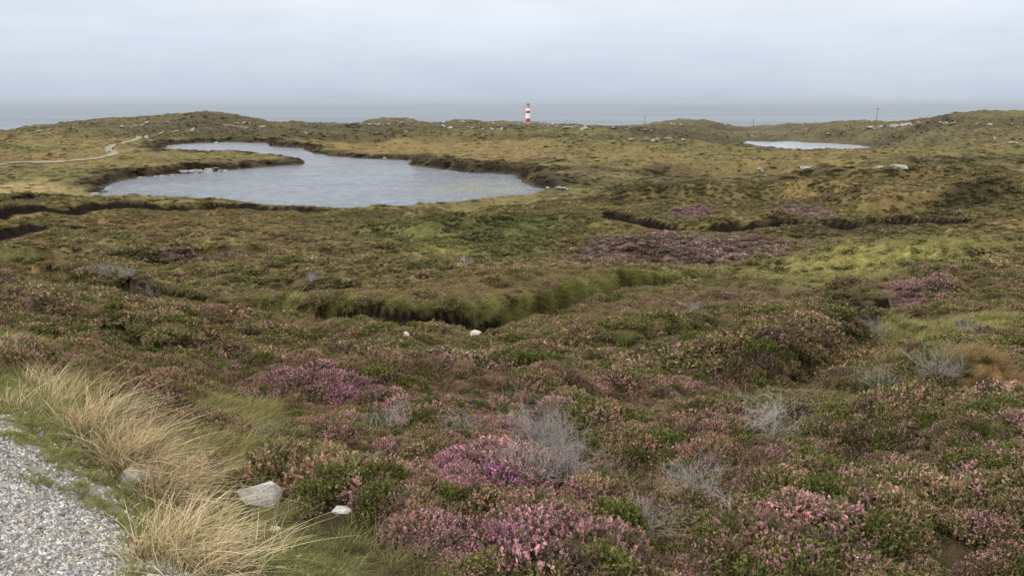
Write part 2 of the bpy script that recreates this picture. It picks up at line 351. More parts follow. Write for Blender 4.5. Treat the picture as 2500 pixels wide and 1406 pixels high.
class NT:
    def __init__(s,mat): mat.use_nodes=True; s.t=mat.node_tree; s.t.nodes.clear()
    def n(s,ty,**k):
        nd=s.t.nodes.new(ty)
        for a,b in k.items():
            if a=='inp':
                for i,v in b.items():
                    if isinstance(v,bpy.types.NodeSocket): s.t.links.new(v,nd.inputs[i])
                    else: nd.inputs[i].default_value=v
            else: setattr(nd,a,b)
        return nd
    def mix(s,bt,fac,a,b):
        nd=s.t.nodes.new('ShaderNodeMix'); nd.data_type='RGBA'; nd.blend_type=bt
        for i,v in ((0,fac),(6,a),(7,b)):
            if isinstance(v,bpy.types.NodeSocket): s.t.links.new(v,nd.inputs[i])
            else: nd.inputs[i].default_value=v if i==0 else (tuple(v)+(1,))[:4]
        return nd.outputs[2]
    def math(s,op,a,b=0.0):
        nd=s.t.nodes.new('ShaderNodeMath'); nd.operation=op
        for i,v in ((0,a),(1,b)):
            if isinstance(v,bpy.types.NodeSocket): s.t.links.new(v,nd.inputs[i])
            else: nd.inputs[i].default_value=v
        return nd.outputs[0]
    def ramp(s,fac,st,interp='LINEAR'):
        nd=s.t.nodes.new('ShaderNodeValToRGB'); nd.color_ramp.interpolation=interp
        e=nd.color_ramp.elements
        while len(e)<len(st): e.new(0.5)
        for i,(p_,c) in enumerate(st): e[i].position=p_; e[i].color=tuple(c)+(1,)
        s.t.links.new(fac,nd.inputs[0]); return nd.outputs[0]
    def bsdf(s,col,rough=0.9,spec=0.1,normal=None,metal=0):
        b=s.n('ShaderNodeBsdfPrincipled'); o=s.n('ShaderNodeOutputMaterial')
        for i,v in (('Base Color',col),('Roughness',rough),('Specular IOR Level',spec),('Metallic',metal)):
            if isinstance(v,bpy.types.NodeSocket): s.t.links.new(v,b.inputs[i])
            else: b.inputs[i].default_value=(tuple(v)+(1,))[:4] if i=='Base Color' else v
        if normal is not None: s.t.links.new(normal,b.inputs['Normal'])
        s.t.links.new(b.outputs[0],o.inputs[0]); return b
    def noise(s,vec,scale,detail=4,rough=.5,out=0):
        nd=s.n('ShaderNodeTexNoise',inp={'Scale':scale,'Detail':detail,'Roughness':rough})
        if vec is not None: s.t.links.new(vec,nd.inputs['Vector'])
        return nd.outputs[out]
def M_(name): return bpy.data.materials.new(name)

# ---------------- materials
mg=M_('moor_ground'); t=NT(mg)
att=t.n('ShaderNodeAttribute',attribute_name='Col'); geo=t.n('ShaderNodeNewGeometry'); pos=geo.outputs['Position']
n_a=t.noise(pos,1.3,6,.65); n_b=t.noise(pos,7.0,5,.7); n_c=t.noise(pos,0.25,4,.6)
k1=t.ramp(n_a,[(.3,(.6,.57,.52)),(.7,(1.5,1.47,1.35))]); k2=t.ramp(n_b,[(.3,(.55,.55,.55)),(.7,(1.5,1.5,1.5))]); k3=t.ramp(n_c,[(.35,(.75,.77,.8)),(.65,(1.25,1.2,1.12))])
c=t.mix('MULTIPLY',1.0,att.outputs['Color'],k1); c=t.mix('MULTIPLY',.8,c,k2); c=t.mix('MULTIPLY',1.0,c,k3)
bh=t.math('ADD',t.math('MULTIPLY',n_a,.35),t.math('MULTIPLY',n_b,.10))
bp=t.n('ShaderNodeBump',inp={'Strength':1.0,'Distance':.8,'Height':bh})
t.bsdf(c,.95,.05,bp.outputs[0])
def plant_mat(name,trans=.2,lo=.6,am=1.2):
    m=M_(name); t=NT(m)
    a=t.n('ShaderNodeAttribute',attribute_name='tint',attribute_type='INSTANCER'); b=t.n('ShaderNodeAttribute',attribute_name='bloom',attribute_type='INSTANCER')
    g=t.n('ShaderNodeAttribute',attribute_name='fl'); sx=t.n('ShaderNodeSeparateColor',inp={0:g.outputs['Color']})
    c=t.mix('MIX',sx.outputs[0],a.outputs['Color'],b.outputs['Color'])
    v=t.math('ADD',t.math('MULTIPLY',sx.outputs[1],am),lo)
    cc=t.n('ShaderNodeVectorMath',operation='SCALE',inp={0:c,'Scale':v}).outputs[0]
    d=t.n('ShaderNodeBsdfDiffuse',inp={0:cc}); tr=t.n('ShaderNodeBsdfTranslucent',inp={0:cc})
    mx=t.n('ShaderNodeMixShader',inp={0:trans,1:d.outputs[0],2:tr.outputs[0]}); o=t.n('ShaderNodeOutputMaterial',inp={0:mx.outputs[0]})
    return m
mh=plant_mat('heather_foliage',.25,.6,1.35); mgr=plant_mat('moor_grass_blades',.35)
def blade_mat(name,c0,c1):
    m=M_(name); t=NT(m)
    g=t.n('ShaderNodeAttribute',attribute_name='fl'); sx=t.n('ShaderNodeSeparateColor',inp={0:g.outputs['Color']})
    c=t.mix('MIX',sx.outputs[0],c0,c1)
    v=t.math('ADD',t.math('MULTIPLY',sx.outputs[1],.9),.5)
    cc=t.n('ShaderNodeVectorMath',operation='SCALE',inp={0:c,'Scale':v}).outputs[0]
    d=t.n('ShaderNodeBsdfDiffuse',inp={0:cc}); tr=t.n('ShaderNodeBsdfTranslucent',inp={0:cc})
    mx=t.n('ShaderNodeMixShader',inp={0:.2,1:d.outputs[0],2:tr.outputs[0]}); t.n('ShaderNodeOutputMaterial',inp={0:mx.outputs[0]})
    return m
mtus=blade_mat('bleached_grass_blades',(.14,.17,.05),(.68,.55,.36))
def rock_mat(name,ca,cb,sc):
    m=M_(name); t=NT(m); tc=t.n('ShaderNodeTexCoord').outputs['Object']
    n1=t.noise(tc,sc,6,.65); n2=t.noise(tc,sc*5,4,.7)
    c=t.ramp(n1,[(.3,ca),(.65,cb)]); c=t.mix('MULTIPLY',.6,c,t.ramp(n2,[(.35,(.55,.55,.5)),(.6,(1.1,1.1,1.1))]))
    bp=t.n('ShaderNodeBump',inp={'Strength':.7,'Distance':.1/sc*2,'Height':n2})
    t.bsdf(c,.85,.2,bp.outputs[0]); return m
mrock=rock_mat('lichened_white_rock',(.34,.33,.31),(.66,.65,.61),9)
mrockf=rock_mat('grey_outcrop_rock',(.15,.15,.14),(.40,.39,.37),1.5)
mstone=M_('gravel_stone'); t=NT(mstone)
a=t.n('ShaderNodeAttribute',attribute_name='tint',attribute_type='INSTANCER'); tc=t.n('ShaderNodeTexCoord').outputs['Object']
t.bsdf(t.mix('MULTIPLY',.5,a.outputs['Color'],t.ramp(t.noise(tc,3,4),[(.3,(.6,.6,.6)),(.7,(1.3,1.3,1.3))])),.85,.2)
mroad=M_('gravel_surface'); t=NT(mroad); pos=t.n('ShaderNodeNewGeometry').outputs['Position']
vo=t.n('ShaderNodeTexVoronoi',inp={'Vector':pos,'Scale':75.0}); vs=t.n('ShaderNodeSeparateColor',inp={0:vo.outputs['Color']})
c=t.ramp(vs.outputs[0],[(0,(.11,.11,.10)),(.5,(.23,.228,.21)),(1,(.40,.395,.37))])
ed=t.n('ShaderNodeAttribute',attribute_name='Col'); es=t.n('ShaderNodeSeparateColor',inp={0:ed.outputs['Color']})
c=t.mix('MIX',es.outputs[0],c,t.ramp(t.noise(pos,25,4),[(.3,(.10,.10,.04)),(.7,(.24,.23,.10))]))
bp=t.n('ShaderNodeBump',inp={'Strength':.9,'Distance':.012,'Height':t.math('SUBTRACT',1.0,vo.outputs['Distance'])}); t.bsdf(c,.9,.15,bp.outputs[0])
mpath=M_('pale_track'); t=NT(mpath); pos=t.n('ShaderNodeNewGeometry').outputs['Position']
t.bsdf(t.ramp(t.noise(pos,1.2,5),[(.3,(.17,.155,.10)),(.7,(.28,.26,.20))]),.95,.05)
def water(name,g):
    m=M_(name); t=NT(m); pos=t.n('ShaderNodeNewGeometry').outputs['Position']
    mp=t.n('ShaderNodeMapping',inp={'Vector':pos,'Rotation':(0,0,.35),'Scale':(.8,1.5,1)}).outputs[0]
    w1=t.noise(mp,.50,5,.75); w2=t.noise(mp,2.0,3,.6); patch=t.noise(t.n('ShaderNodeMapping',inp={'Vector':pos,'Scale':(.03,.07,1)}).outputs[0],1,6,.7)
    hh=t.math('ADD',t.math('MULTIPLY',w1,1.0),t.math('MULTIPLY',w2,.3))
    bp=t.n('ShaderNodeBump',inp={'Strength':1.0,'Distance':1.1,'Height':hh})
    wc=t.mix('MULTIPLY',1.0,t.ramp(patch,[(.38,(.12*g,.140*g,.168*g)),(.62,(.19*g,.216*g,.25*g))]),t.ramp(w1,[(.36,(.5,.53,.57)),(.64,(1.35,1.35,1.35))]))
    t.bsdf(wc,.2,.5,bp.outputs[0]); return m
mw=water('wind_rippled_water',1.15); mw2=water('pale_pond_water',1.9)
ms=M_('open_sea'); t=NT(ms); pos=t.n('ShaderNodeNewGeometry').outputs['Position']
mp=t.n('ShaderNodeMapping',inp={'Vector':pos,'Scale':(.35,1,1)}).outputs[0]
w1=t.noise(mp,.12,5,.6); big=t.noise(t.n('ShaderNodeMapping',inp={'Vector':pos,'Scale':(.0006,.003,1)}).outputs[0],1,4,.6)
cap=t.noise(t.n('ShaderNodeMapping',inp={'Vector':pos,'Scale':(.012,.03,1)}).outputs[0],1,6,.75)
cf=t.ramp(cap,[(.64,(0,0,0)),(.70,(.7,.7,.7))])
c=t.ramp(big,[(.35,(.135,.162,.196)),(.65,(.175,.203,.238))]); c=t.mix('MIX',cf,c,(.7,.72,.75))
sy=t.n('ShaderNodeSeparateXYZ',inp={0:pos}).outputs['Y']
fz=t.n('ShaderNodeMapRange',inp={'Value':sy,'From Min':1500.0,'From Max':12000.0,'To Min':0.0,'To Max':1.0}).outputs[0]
c=t.mix('MIX',fz,c,(.205,.232,.270))  # aerial haze painted into the sea's base colour, paler further out
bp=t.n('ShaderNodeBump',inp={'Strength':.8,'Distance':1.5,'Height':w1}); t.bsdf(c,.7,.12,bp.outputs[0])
def flat(name,c,r=.6,sc=None):
    m=M_(name); t=NT(m); tc=t.n('ShaderNodeTexCoord').outputs['Object']
    n_=t.noise(tc,1.0,4); t.bsdf(t.mix('MULTIPLY',.5,c,t.ramp(n_,[(.3,(.85,.85,.85)),(.7,(1.1,1.1,1.1))])),r,.3); return m
mwhite=flat('white_masonry_paint',(.85,.85,.83)); mred=flat('red_masonry_paint',(.45,.05,.06)); mblack=flat('dark_metal',(.08,.10,.10)); mglass=flat('lantern_glass',(.30,.27,.22),.15); mbrown=flat('ochre_paint',(.50,.36,.25)); mwood=flat('weathered_wood',(.10,.085,.07)); mtwig=flat('bleached_twig',(.37,.355,.335),.9); mtwigd=flat('grey_brown_twig',(.29,.265,.25),.9)

# ---------------- GROUND
NR,NC=1550,900
Yp=np.exp(np.linspace(math.log(1.5),math.log(1400),NR)); sv=np.linspace(-.98,.98,NC)
YY,SS=np.meshgrid(Yp,sv,indexing='ij'); GX=(SS*YY).ravel(); GY=(YY-A0).ravel()
gz,gp,s1,s2,s3=height(GX,GY,True)
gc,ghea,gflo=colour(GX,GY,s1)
gc=lerp(gc,np.array((.014,.011,.009)),np.clip(gp*1.3,0,1))
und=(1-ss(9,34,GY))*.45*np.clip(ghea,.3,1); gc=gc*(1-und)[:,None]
rs=roadsd(GX,GY); vg=(1-ss(.0,1.2,rs+fbm(GX/.4,GY/.4,3,77)*.5))*(1-ss(8,14,GY)); gc=lerp(gc,np.array((.14,.15,.06)),vg*.8)
shore=(1-ss(0,.9,np.minimum(np.minimum(s1,s2),s3))); gc=lerp(gc,np.array((.10,.09,.075)),shore*.5)
i=np.arange(NR-1)[:,None]*NC+np.arange(NC-1)[None,:]; i=i.ravel()
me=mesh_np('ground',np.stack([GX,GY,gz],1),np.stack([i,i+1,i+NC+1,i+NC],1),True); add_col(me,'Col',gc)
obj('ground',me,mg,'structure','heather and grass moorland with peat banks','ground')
print('ground',time.time()-T0)

# ---------------- WATER
def polymesh(name,poly,z,grow):
    k=len(poly); nx=np.roll(poly,-1,0)-np.roll(poly,1,0); nn=np.stack([nx[:,1],-nx[:,0]],1); nn/=np.linalg.norm(nn,axis=1)[:,None]+1e-9
    ar=0.5*np.sum(poly[:,0]*np.roll(poly[:,1],-1)-np.roll(poly[:,0],-1)*poly[:,1])
    if ar<0: nn=-nn
    q=poly+nn*grow
    bm=bmesh.new(); vs=[bm.verts.new((a,b,z)) for a,b in q]; f=bm.faces.new(vs if ar>0 else vs[::-1]); bmesh.ops.triangulate(bm,faces=[f]); me=bpy.data.meshes.new(name); bm.to_mesh(me); bm.free(); return me
obj('lake',polymesh('lake',lp1,L1,.6),mw,'structure','wind rippled grey blue moorland lake','lake')
obj('lake',polymesh('lake2',lp2,L2,1.0),mw2,'structure','small pale lake below a dark hill','lake')
obj('lake',polymesh('lake3',lp3,L2,1.2),mw2,'structure','narrow sliver of pale water','lake')
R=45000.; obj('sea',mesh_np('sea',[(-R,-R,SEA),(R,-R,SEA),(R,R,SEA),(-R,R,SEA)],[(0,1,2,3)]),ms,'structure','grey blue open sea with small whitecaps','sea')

# ---------------- ROAD + PATH
def ednoise(X,Y): return fbm(X/.24,Y/.24,4,91)*.50
na,nb=300,70; av=np.linspace(-9,14,na); bv=np.linspace(0,3.4,nb)
AA,BB=np.meshgrid(av,bv,indexing='ij'); AA=AA.ravel();BB=BB.ravel()
ey=2.7+AA*.7071; ex=np.interp(ey,EY,EX)
BBj=BB-0.10-0.28*fbm(AA/.5,AA*0+3,3,5)*(1-BB/3.4)
rx=ex-BBj*.7071; ry=ey-BBj*.7071
rz=height(rx,ry)+.012-.03*(1-ss(0,.12,BB))
i=(np.arange(na-1)[:,None]*nb+np.arange(nb-1)[None,:]).ravel()
me=mesh_np('gravel_road',np.stack([rx,ry,rz],1),np.stack([i,i+1,i+nb+1,i+nb],1),True)
edg=1-ss(.0,.35,BB+ednoise(rx,ry)); edg=np.maximum(edg,.55*ss(.25,.5,fbm(rx/.5,ry/.3,3,93))*ss(3.2,4.0,ry)); add_col(me,'Col',np.stack([edg]*3,1))
obj('gravel_road',me,mroad,'structure','loose grey gravel track with grassy edge','road')
def pathstrip(pts,w,name='path'):
    wp=np.array([place(u,v)[:2] for u,v in pts]); d=np.concatenate([[0],np.cumsum(np.linalg.norm(np.diff(wp,axis=0),axis=1))])
    m=max(8,int(d[-1]/1.2)); q=np.linspace(0,d[-1],m); cx=np.interp(q,d,wp[:,0]); cy=np.interp(q,d,wp[:,1])
    for _ in range(12):
        cx[1:-1]=(cx[:-2]+cx[1:-1]*2+cx[2:])/4; cy[1:-1]=(cy[:-2]+cy[1:-1]*2+cy[2:])/4
    tx=np.gradient(cx);ty=np.gradient(cy);l=np.hypot(tx,ty);tx/=l;ty/=l
    V=[]
    K=7
    for j in range(K):
        o=(j/(K-1)-.5)*w*(1+.25*fbm(q/6,q*0,2,9)); x=cx-ty*o;y=cy+tx*o
        V.append(np.stack([x,y,height(x,y)+.18],1))
    V=np.stack(V,1).reshape(-1,3); i=(np.arange(m-1)[:,None]*K+np.arange(K-1)[None,:]).ravel()
    return np.stack([cx,cy],1),obj(name,mesh_np(name,V,np.stack([i,i+K,i+K+1,i+1],1),True),mpath,'structure','pale winding footpath across the moor','path')
paths=[pathstrip([(-60,404),(0,402),(100,399),(200,392),(255,386),(290,378),(262,366),(272,356),(300,351),(325,345),(338,337),(370,331),(400,327),(430,321),(470,316),(520,312),(580,310),(650,309)],1.9)[0]]
pathpts=np.concatenate(paths)

# ---------------- plant source meshes
def hmesh(name,ns,nf,fs,seed,flowering=.7,spr=.55,Ls=.24):
    r=np.random.default_rng(seed); th=r.uniform(0,2*np.pi,ns); rr=np.sqrt(r.uniform(0,1,ns))*spr
    lump=1+.25*np.sin(th*3+seed)+.15*np.sin(th*5+seed*2)
    rr=rr*lump
    hh=.50*(1-(rr/.85)**2)+r.uniform(-.08,.16,ns)+.06
    tip=np.stack([rr*np.cos(th),rr*np.sin(th),hh],1)
    d=np.stack([np.cos(th)*rr*1.1,np.sin(th)*rr*1.1,np.full(ns,.7)],1)+r.normal(0,.22,(ns,3)); d/=np.linalg.norm(d,axis=1)[:,None]
    k=(np.arange(nf)[None,:]+r.uniform(0,1,(ns,nf)))/nf
    fl=(r.uniform(0,1,(ns,1))<flowering)&(k<.58)&(r.uniform(0,1,(ns,nf))<.74)
    pos=tip[:,None,:]-d[:,None,:]*(k*Ls)[:,:,None]+r.normal(0,fs*.45,(ns,nf,3))*(.4+k)[:,:,None]
    N=ns*nf; pos=pos.reshape(N,3); dd=np.repeat(d,nf,0); fl=fl.ravel()
    a=dd+r.normal(0,.55,(N,3)); a/=np.linalg.norm(a,axis=1)[:,None]; b=np.cross(a,r.normal(0,1,(N,3))); b/=np.linalg.norm(b,axis=1)[:,None]
    sz=fs*r.uniform(.7,1.3,N)[:,None]
    V=np.stack([pos-a*sz*.7,pos+b*sz*.38,pos+a*sz*.7,pos-b*sz*.38],1).reshape(-1,3)
    rnd=np.clip(np.repeat(r.uniform(0,1,(ns,1)),nf,1).ravel()*.5+r.uniform(0,.5,N),0,1)
    me=mesh_np(name,V,np.arange(N*4).reshape(N,4)); ca=np.zeros((N*4,3)); ca[:,0]=np.repeat(fl,4); ca[:,1]=np.repeat(rnd,4); add_col(me,'fl',ca)
    me.materials.append(mh); return me
def blades(name,nb,seg,Lr,spr,wind,droop,width,straw,seed,mat,ring=.25,wild=.0):
    r=np.random.default_rng(seed); th=r.uniform(0,2*np.pi,nb); rr=np.sqrt(r.uniform(0,1,nb))*spr
    bx=np.stack([rr*np.cos(th),rr*np.sin(th),np.zeros(nb)-.02],1)
    sdv=.14+wild*.12
    d=np.stack([np.cos(th)*ring*rr/spr+r.normal(0,sdv,nb),np.sin(th)*ring*rr/spr+r.normal(0,sdv,nb),np.ones(nb)],1); d/=np.linalg.norm(d,axis=1)[:,None]
    L=r.uniform(Lr[0],Lr[1],nb); wv=np.array(wind)[None,:]*r.uniform(.6-wild*.5,1.3,(nb,1))+r.normal(0,.28*wild,(nb,2)); dr=droop*r.uniform(.5-wild*.4,1.4,nb)
    tt=np.linspace(0,1,seg+1)
    pts=[]
    for t_ in tt:
        p=bx+d*(L*t_)[:,None]; p[:,:2]+=wv[:,:2]*(L*t_**1.7)[:,None]; p[:,2]-=dr*L*t_**2.3
        p[:,2]=np.maximum(p[:,2],-.05+.0*t_)
        pts.append(p)
    side=r.normal(0,1,(nb,3)); side[:,2]*=.2; side/=np.linalg.norm(side,axis=1)[:,None]
    V=[]
    for j,t_ in enumerate(tt):
        w=width*(1-t_**1.5*.85)*.5; V.append(pts[j]-side*w); V.append(pts[j]+side*w)
    V=np.stack(V,1); m=2*(seg+1); base=np.arange(nb)*m
    Fc=np.concatenate([np.stack([base+2*j,base+2*j+1,base+2*j+3,base+2*j+2],1) for j in range(seg)])
    me=mesh_np(name,V.reshape(-1,3),Fc); ca=np.zeros((nb,m,3)); stw=(r.uniform(0,1,nb)<straw)
    ca[:,:,0]=np.clip(stw[:,None]*1.0+np.repeat(tt,2)[None,:]*.45-.1,0,1); ca[:,:,1]=r.uniform(0,1,nb)[:,None]; add_col(me,'fl',ca.reshape(-1,3))
    me.materials.append(mat); return me
def source(name,mlist):
    c=bpy.data.collections.new(name)
    for k,me in enumerate(mlist):
        o=bpy.data.objects.new('%s_%02d'%(name,k),me); c.objects.link(o)
    return c
srcH=source('heather_sprigs',[hmesh('hs%d'%k,300,20,.040,100+k,.58+.12*k) for k in range(4)]+[hmesh('hm%d'%k,130,9,.072,110+k,.72) for k in range(3)]+[hmesh('hl%d'%k,60,4,.17,120+k,.7) for k in range(3)])
srcG=source('grass_tufts',[blades('gs%d'%k,60,4,(.5,1.1),.28,(.45,-.12),.35,.022,.35,200+k,mgr,.5,.5) for k in range(3)]+[blades('gl%d'%k,26,2,(.5,1.0),.35,(.4,-.1),.3,.06,.4,210+k,mgr,.6,.5) for k in range(3)])
def hull(name,seed,mat,sc=(1,.8,.6),npt=14,bev=.04,sub=True):
    r=random.Random(seed); bm=bmesh.new()
    for _ in range(npt):
        v=Vector((r.gauss(0,1),r.gauss(0,1),r.gauss(0,1))).normalized()*r.uniform(.8,1.0); bm.verts.new((v.x*sc[0],v.y*sc[1],v.z*sc[2]))
    g=bmesh.ops.convex_hull(bm,input=bm.verts); 
    bmesh.ops.delete(bm,geom=[v for v in bm.verts if not v.link_faces],context='VERTS')
    if bev: bmesh.ops.bevel(bm,geom=bm.edges[:],offset=bev,segments=2,affect='EDGES',profile=.6)
    me=bpy.data.meshes.new(name); bm.to_mesh(me); bm.free()
    if mat: me.materials.append(mat)
    return me
srcS=source('gravel_stones',[hull('gv%d'%k,300+k,mstone,(1,.8,.55),11,.0) for k in range(6)])

def scatter(name,src,Pc,rot,scl,idx,tint,bloom,label,cat):
    N=len(Pc); me=bpy.data.meshes.new(name); me.vertices.add(N); me.vertices.foreach_set('co',np.asarray(Pc,np.float32).ravel())
    for nm,arr in (('rotv',rot),('sclv',scl)):
        a=me.attributes.new(nm,'FLOAT_VECTOR','POINT'); a.data.foreach_set('vector',np.asarray(arr,np.float32).ravel())
    a=me.attributes.new('idx','INT','POINT'); a.data.foreach_set('value',np.asarray(idx,np.int32))
    add_col(me,'tint',tint); add_col(me,'bloom',bloom)
    o=obj(name,me,None,'stuff',label,cat)
    ng=bpy.data.node_groups.new(name+'_scatter','GeometryNodeTree')
    ng.interface.new_socket('Geometry',in_out='INPUT',socket_type='NodeSocketGeometry'); ng.interface.new_socket('Geometry',in_out='OUTPUT',socket_type='NodeSocketGeometry')
    nn=ng.nodes; gi=nn.new('NodeGroupInput'); go=nn.new('NodeGroupOutput'); ip=nn.new('GeometryNodeInstanceOnPoints'); ci=nn.new('GeometryNodeCollectionInfo')
    ci.inputs['Collection'].default_value=src; ci.inputs['Separate Children'].default_value=True; ci.inputs['Reset Children'].default_value=True
    def na_(nm,dt):
        q=nn.new('GeometryNodeInputNamedAttribute'); q.data_type=dt; q.inputs['Name'].default_value=nm; return q.outputs[0]
    lk=ng.links.new
    lk(gi.outputs[0],ip.inputs['Points']); lk(ci.outputs[0],ip.inputs['Instance']); ip.inputs['Pick Instance'].default_value=True
    lk(na_('idx','INT'),ip.inputs['Instance Index']); lk(na_('rotv','FLOAT_VECTOR'),ip.inputs['Rotation']); lk(na_('sclv','FLOAT_VECTOR'),ip.inputs['Scale']); lk(ip.outputs[0],go.inputs[0])
    md=o.modifiers.new('scatter','NODES'); md.node_group=ng
    return o

near=[(640,1232,.115,(1.35,.9,1.05),0,'angular pale grey rock in grass beside heather'),(328,1180,.09,(1.5,.9,.8),0,'flat grey rock half hidden in grass'),(992,832,.13,(.7,.6,1.3),0,'upright white rock below a peat bank'),(1163,818,.2,(1.3,.8,.5),0,'pale rock at the foot of a peat bank'),(722,1240,.055,(1.5,.9,.4),1,'small orange brown stone in the grass'),(835,1250,.07,(1.6,.9,.35),0,'flat pale stone at the edge of heather'),(672,1300,.045,(1.2,.8,.6),0,'small grey stone in straw grass'),(455,1230,.05,(1,.8,.6),0,'small grey stone in straw grass')]
nearp=[place(a_[0],a_[1]) for a_ in near]

# ---------------- scatter vegetation
def band(N,y0,y1,smax=.80,power=1.0,seed=0):
    r=np.random.default_rng(seed)
    e=power+1
    Y=(y0**e+(y1**e-y0**e)*r.uniform(0,1,N))**(1/e); s=r.uniform(-smax,smax,N)
    return s*(Y+1.5),Y
H={'p':[],'r':[],'s':[],'i':[],'t':[],'b':[]}; G={'p':[],'r':[],'s':[],'i':[],'t':[],'b':[]}
bands=[(22000,1.6,11,1.0,(.17,.34),.95,(0,4),(.14,.30),(0,3)),
       (46000,11,34,.9,(.26,.46),.8,(4,7),(.20,.40),(0,3)),
       (66000,34,115,.7,(.45,.85),.5,(7,10),(.3,.6),(3,6)),
       (60000,115,520,.4,(.8,1.9),.22,(7,10),(.4,.9),(3,6))]
for bi,(N,y0,y1,pw,hs,hz,hi_,gs,gi_) in enumerate(bands):
    r=np.random.default_rng(50+bi)
    X,Y=band(N,y0,y1,.78,pw,60+bi)
    z,pt_,a1,a2,a3=height(X,Y,True); clr=CLR.copy(); col,hea,flo=colour(X,Y,a1)
    rsd=roadsd(X,Y)
    cl=fbm(X/(.8+Y*.03),Y/(.8+Y*.03),3,70+bi)
    ok=(np.minimum(np.minimum(a1,a2),a3)>(.4 if bi<3 else .8))&(a2>(.4 if bi<3 else 3.5))&(rsd>.10)&(pt_<.5)&(clr<.5)&(z>SEA+1)&((cl>-.42)|(r.uniform(0,1,N)<.35))
    for (px_,py_,pz_),nr in zip(nearp,near):
        rad_=nr[2]*1.3+(.12 if bi==0 else .3)
        ok&=~(((X-px_)**2+(Y-py_)**2<rad_**2)|((np.abs(X-px_*.97)<nr[2]*1.1)&(Y<py_)&(Y>py_-(.35 if bi==0 else .8))))
    if bi==3:
        for q in pathpts[::2]: ok&=((X-q[0])**2+(Y-q[1])**2>2.4**2)
    ish=(r.uniform(0,1,N)<hea)&(rsd>1.0)
    far=bi>=2
    for D,m in ((H,ok&ish),(G,ok&~ish&((r.uniform(0,1,N)<.3) if bi==3 else True))):
        k=int(m.sum()); 
        if k==0: continue
        x,y,zz=X[m],Y[m],z[m]; c=col[m]; f=flo[m]+r.normal(0,.20,k)
        cv=.6+.75*ss(-.35,.5,cl[m])
        if D is H:
            sc=r.uniform(hs[0],hs[1],k)*(.75+.4*hea[m])*cv; S=np.stack([sc*r.uniform(.85,1.2,k),sc*r.uniform(.85,1.2,k),sc*hz*r.uniform(.6,1.3,k)],1)
            idx=r.integers(hi_[0],hi_[1],k)
            fol=c*.62+np.array((.028,.042,.012))
            fol=fol*r.uniform(.55,1.4,k)[:,None]
            faded=np.array((.305,.195,.130)); pink=np.array((.41,.215,.255)); mag=np.array((.53,.19,.41))
            bl=lerp(np.tile(faded,(k,1)),pink,ss(.25,.8,f)); bl=lerp(bl,mag,ss(1.0,1.5,f))
            bl=lerp(c*1.35,bl,ss(-.3,.45,f)*(.92 if bi<2 else .5)); 
            bl=bl*r.uniform(.7,1.2,k)[:,None]
            gp_=(r.uniform(0,1,k)<.22)&(f<.7)
            bl[gp_]=np.array((.145,.145,.05))*r.uniform(.6,1.2,(int(gp_.sum()),1)); fol[gp_]=np.array((.072,.085,.026))
            bn=(r.uniform(0,1,k)<.08)&(f<.7); bl[bn]=np.array((.15,.11,.08)); fol[bn]=np.array((.09,.065,.045))
            if far: fol=lerp(fol,c*.95,np.full(k,.6)); bl=lerp(bl,c*1.2,np.full(k,.3))
            if bi==3: fol=c*1.0*r.uniform(.85,1.12,k)[:,None]; bl=c*1.05
            zoff=-.10*sc
        else:
            sc=r.uniform(gs[0],gs[1],k); S=np.stack([sc,sc,sc*r.uniform(.6,1.1,k)*(1 if bi<2 else .6)],1)
            nr_=ss(.1,1.6,rsd[m]); S=S*(.28+.72*nr_)[:,None]
            idx=r.integers(gi_[0],gi_[1],k)
            fol=c*1.05+np.array((.0,.010,.0)); fol=fol*r.uniform(.7,1.25,k)[:,None]
            gv=((1-nr_)*(y<9))[:,None]; fol=fol*(1-gv)+np.array((.125,.155,.052))*gv
            bl=lerp(c*1.35,C['straw']*1.1,np.full(k,.35 if bi<2 else .08)); bl=bl*(1-gv)+np.array((.26,.26,.11))*gv
            zoff=-.02*sc
        D['p'].append(np.stack([x,y,zz+zoff],1)); 
        rz=r.uniform(0,6.28,k) if D is H else r.normal(0,.5,k)
        D['r'].append(np.stack([r.normal(0,.1,k),r.normal(0,.1,k),rz],1)); D['s'].append(S); D['i'].append(idx); D['t'].append(fol); D['b'].append(bl)
# moss and short grass invading the gravel edge
r=np.random.default_rng(77); N=4200; a=r.uniform(-1.5,3.2,N); b=r.uniform(-.6,.8,N); ey=2.7+a*.7071; ex=np.interp(ey,EY,EX); X=ex-b*.7071; Y=ey-b*.7071
kk=(b+ednoise(X,Y)<.12+.1*(Y>3.5)); X,Y=X[kk],Y[kk]; N=len(X); sc=r.uniform(.03,.08,N)
G['p'].append(np.stack([X,Y,height(X,Y)+.01],1)); G['r'].append(np.stack([r.normal(0,.1,N),r.normal(0,.1,N),r.normal(0,1,N)],1)); G['s'].append(np.stack([sc*1.3,sc*1.3,sc*.7],1)); G['i'].append(r.integers(0,3,N)); G['t'].append(np.array((.15,.165,.055))*r.uniform(.6,1.3,N)[:,None]); G['b'].append(np.array((.30,.28,.12))*r.uniform(.6,1.3,N)[:,None])
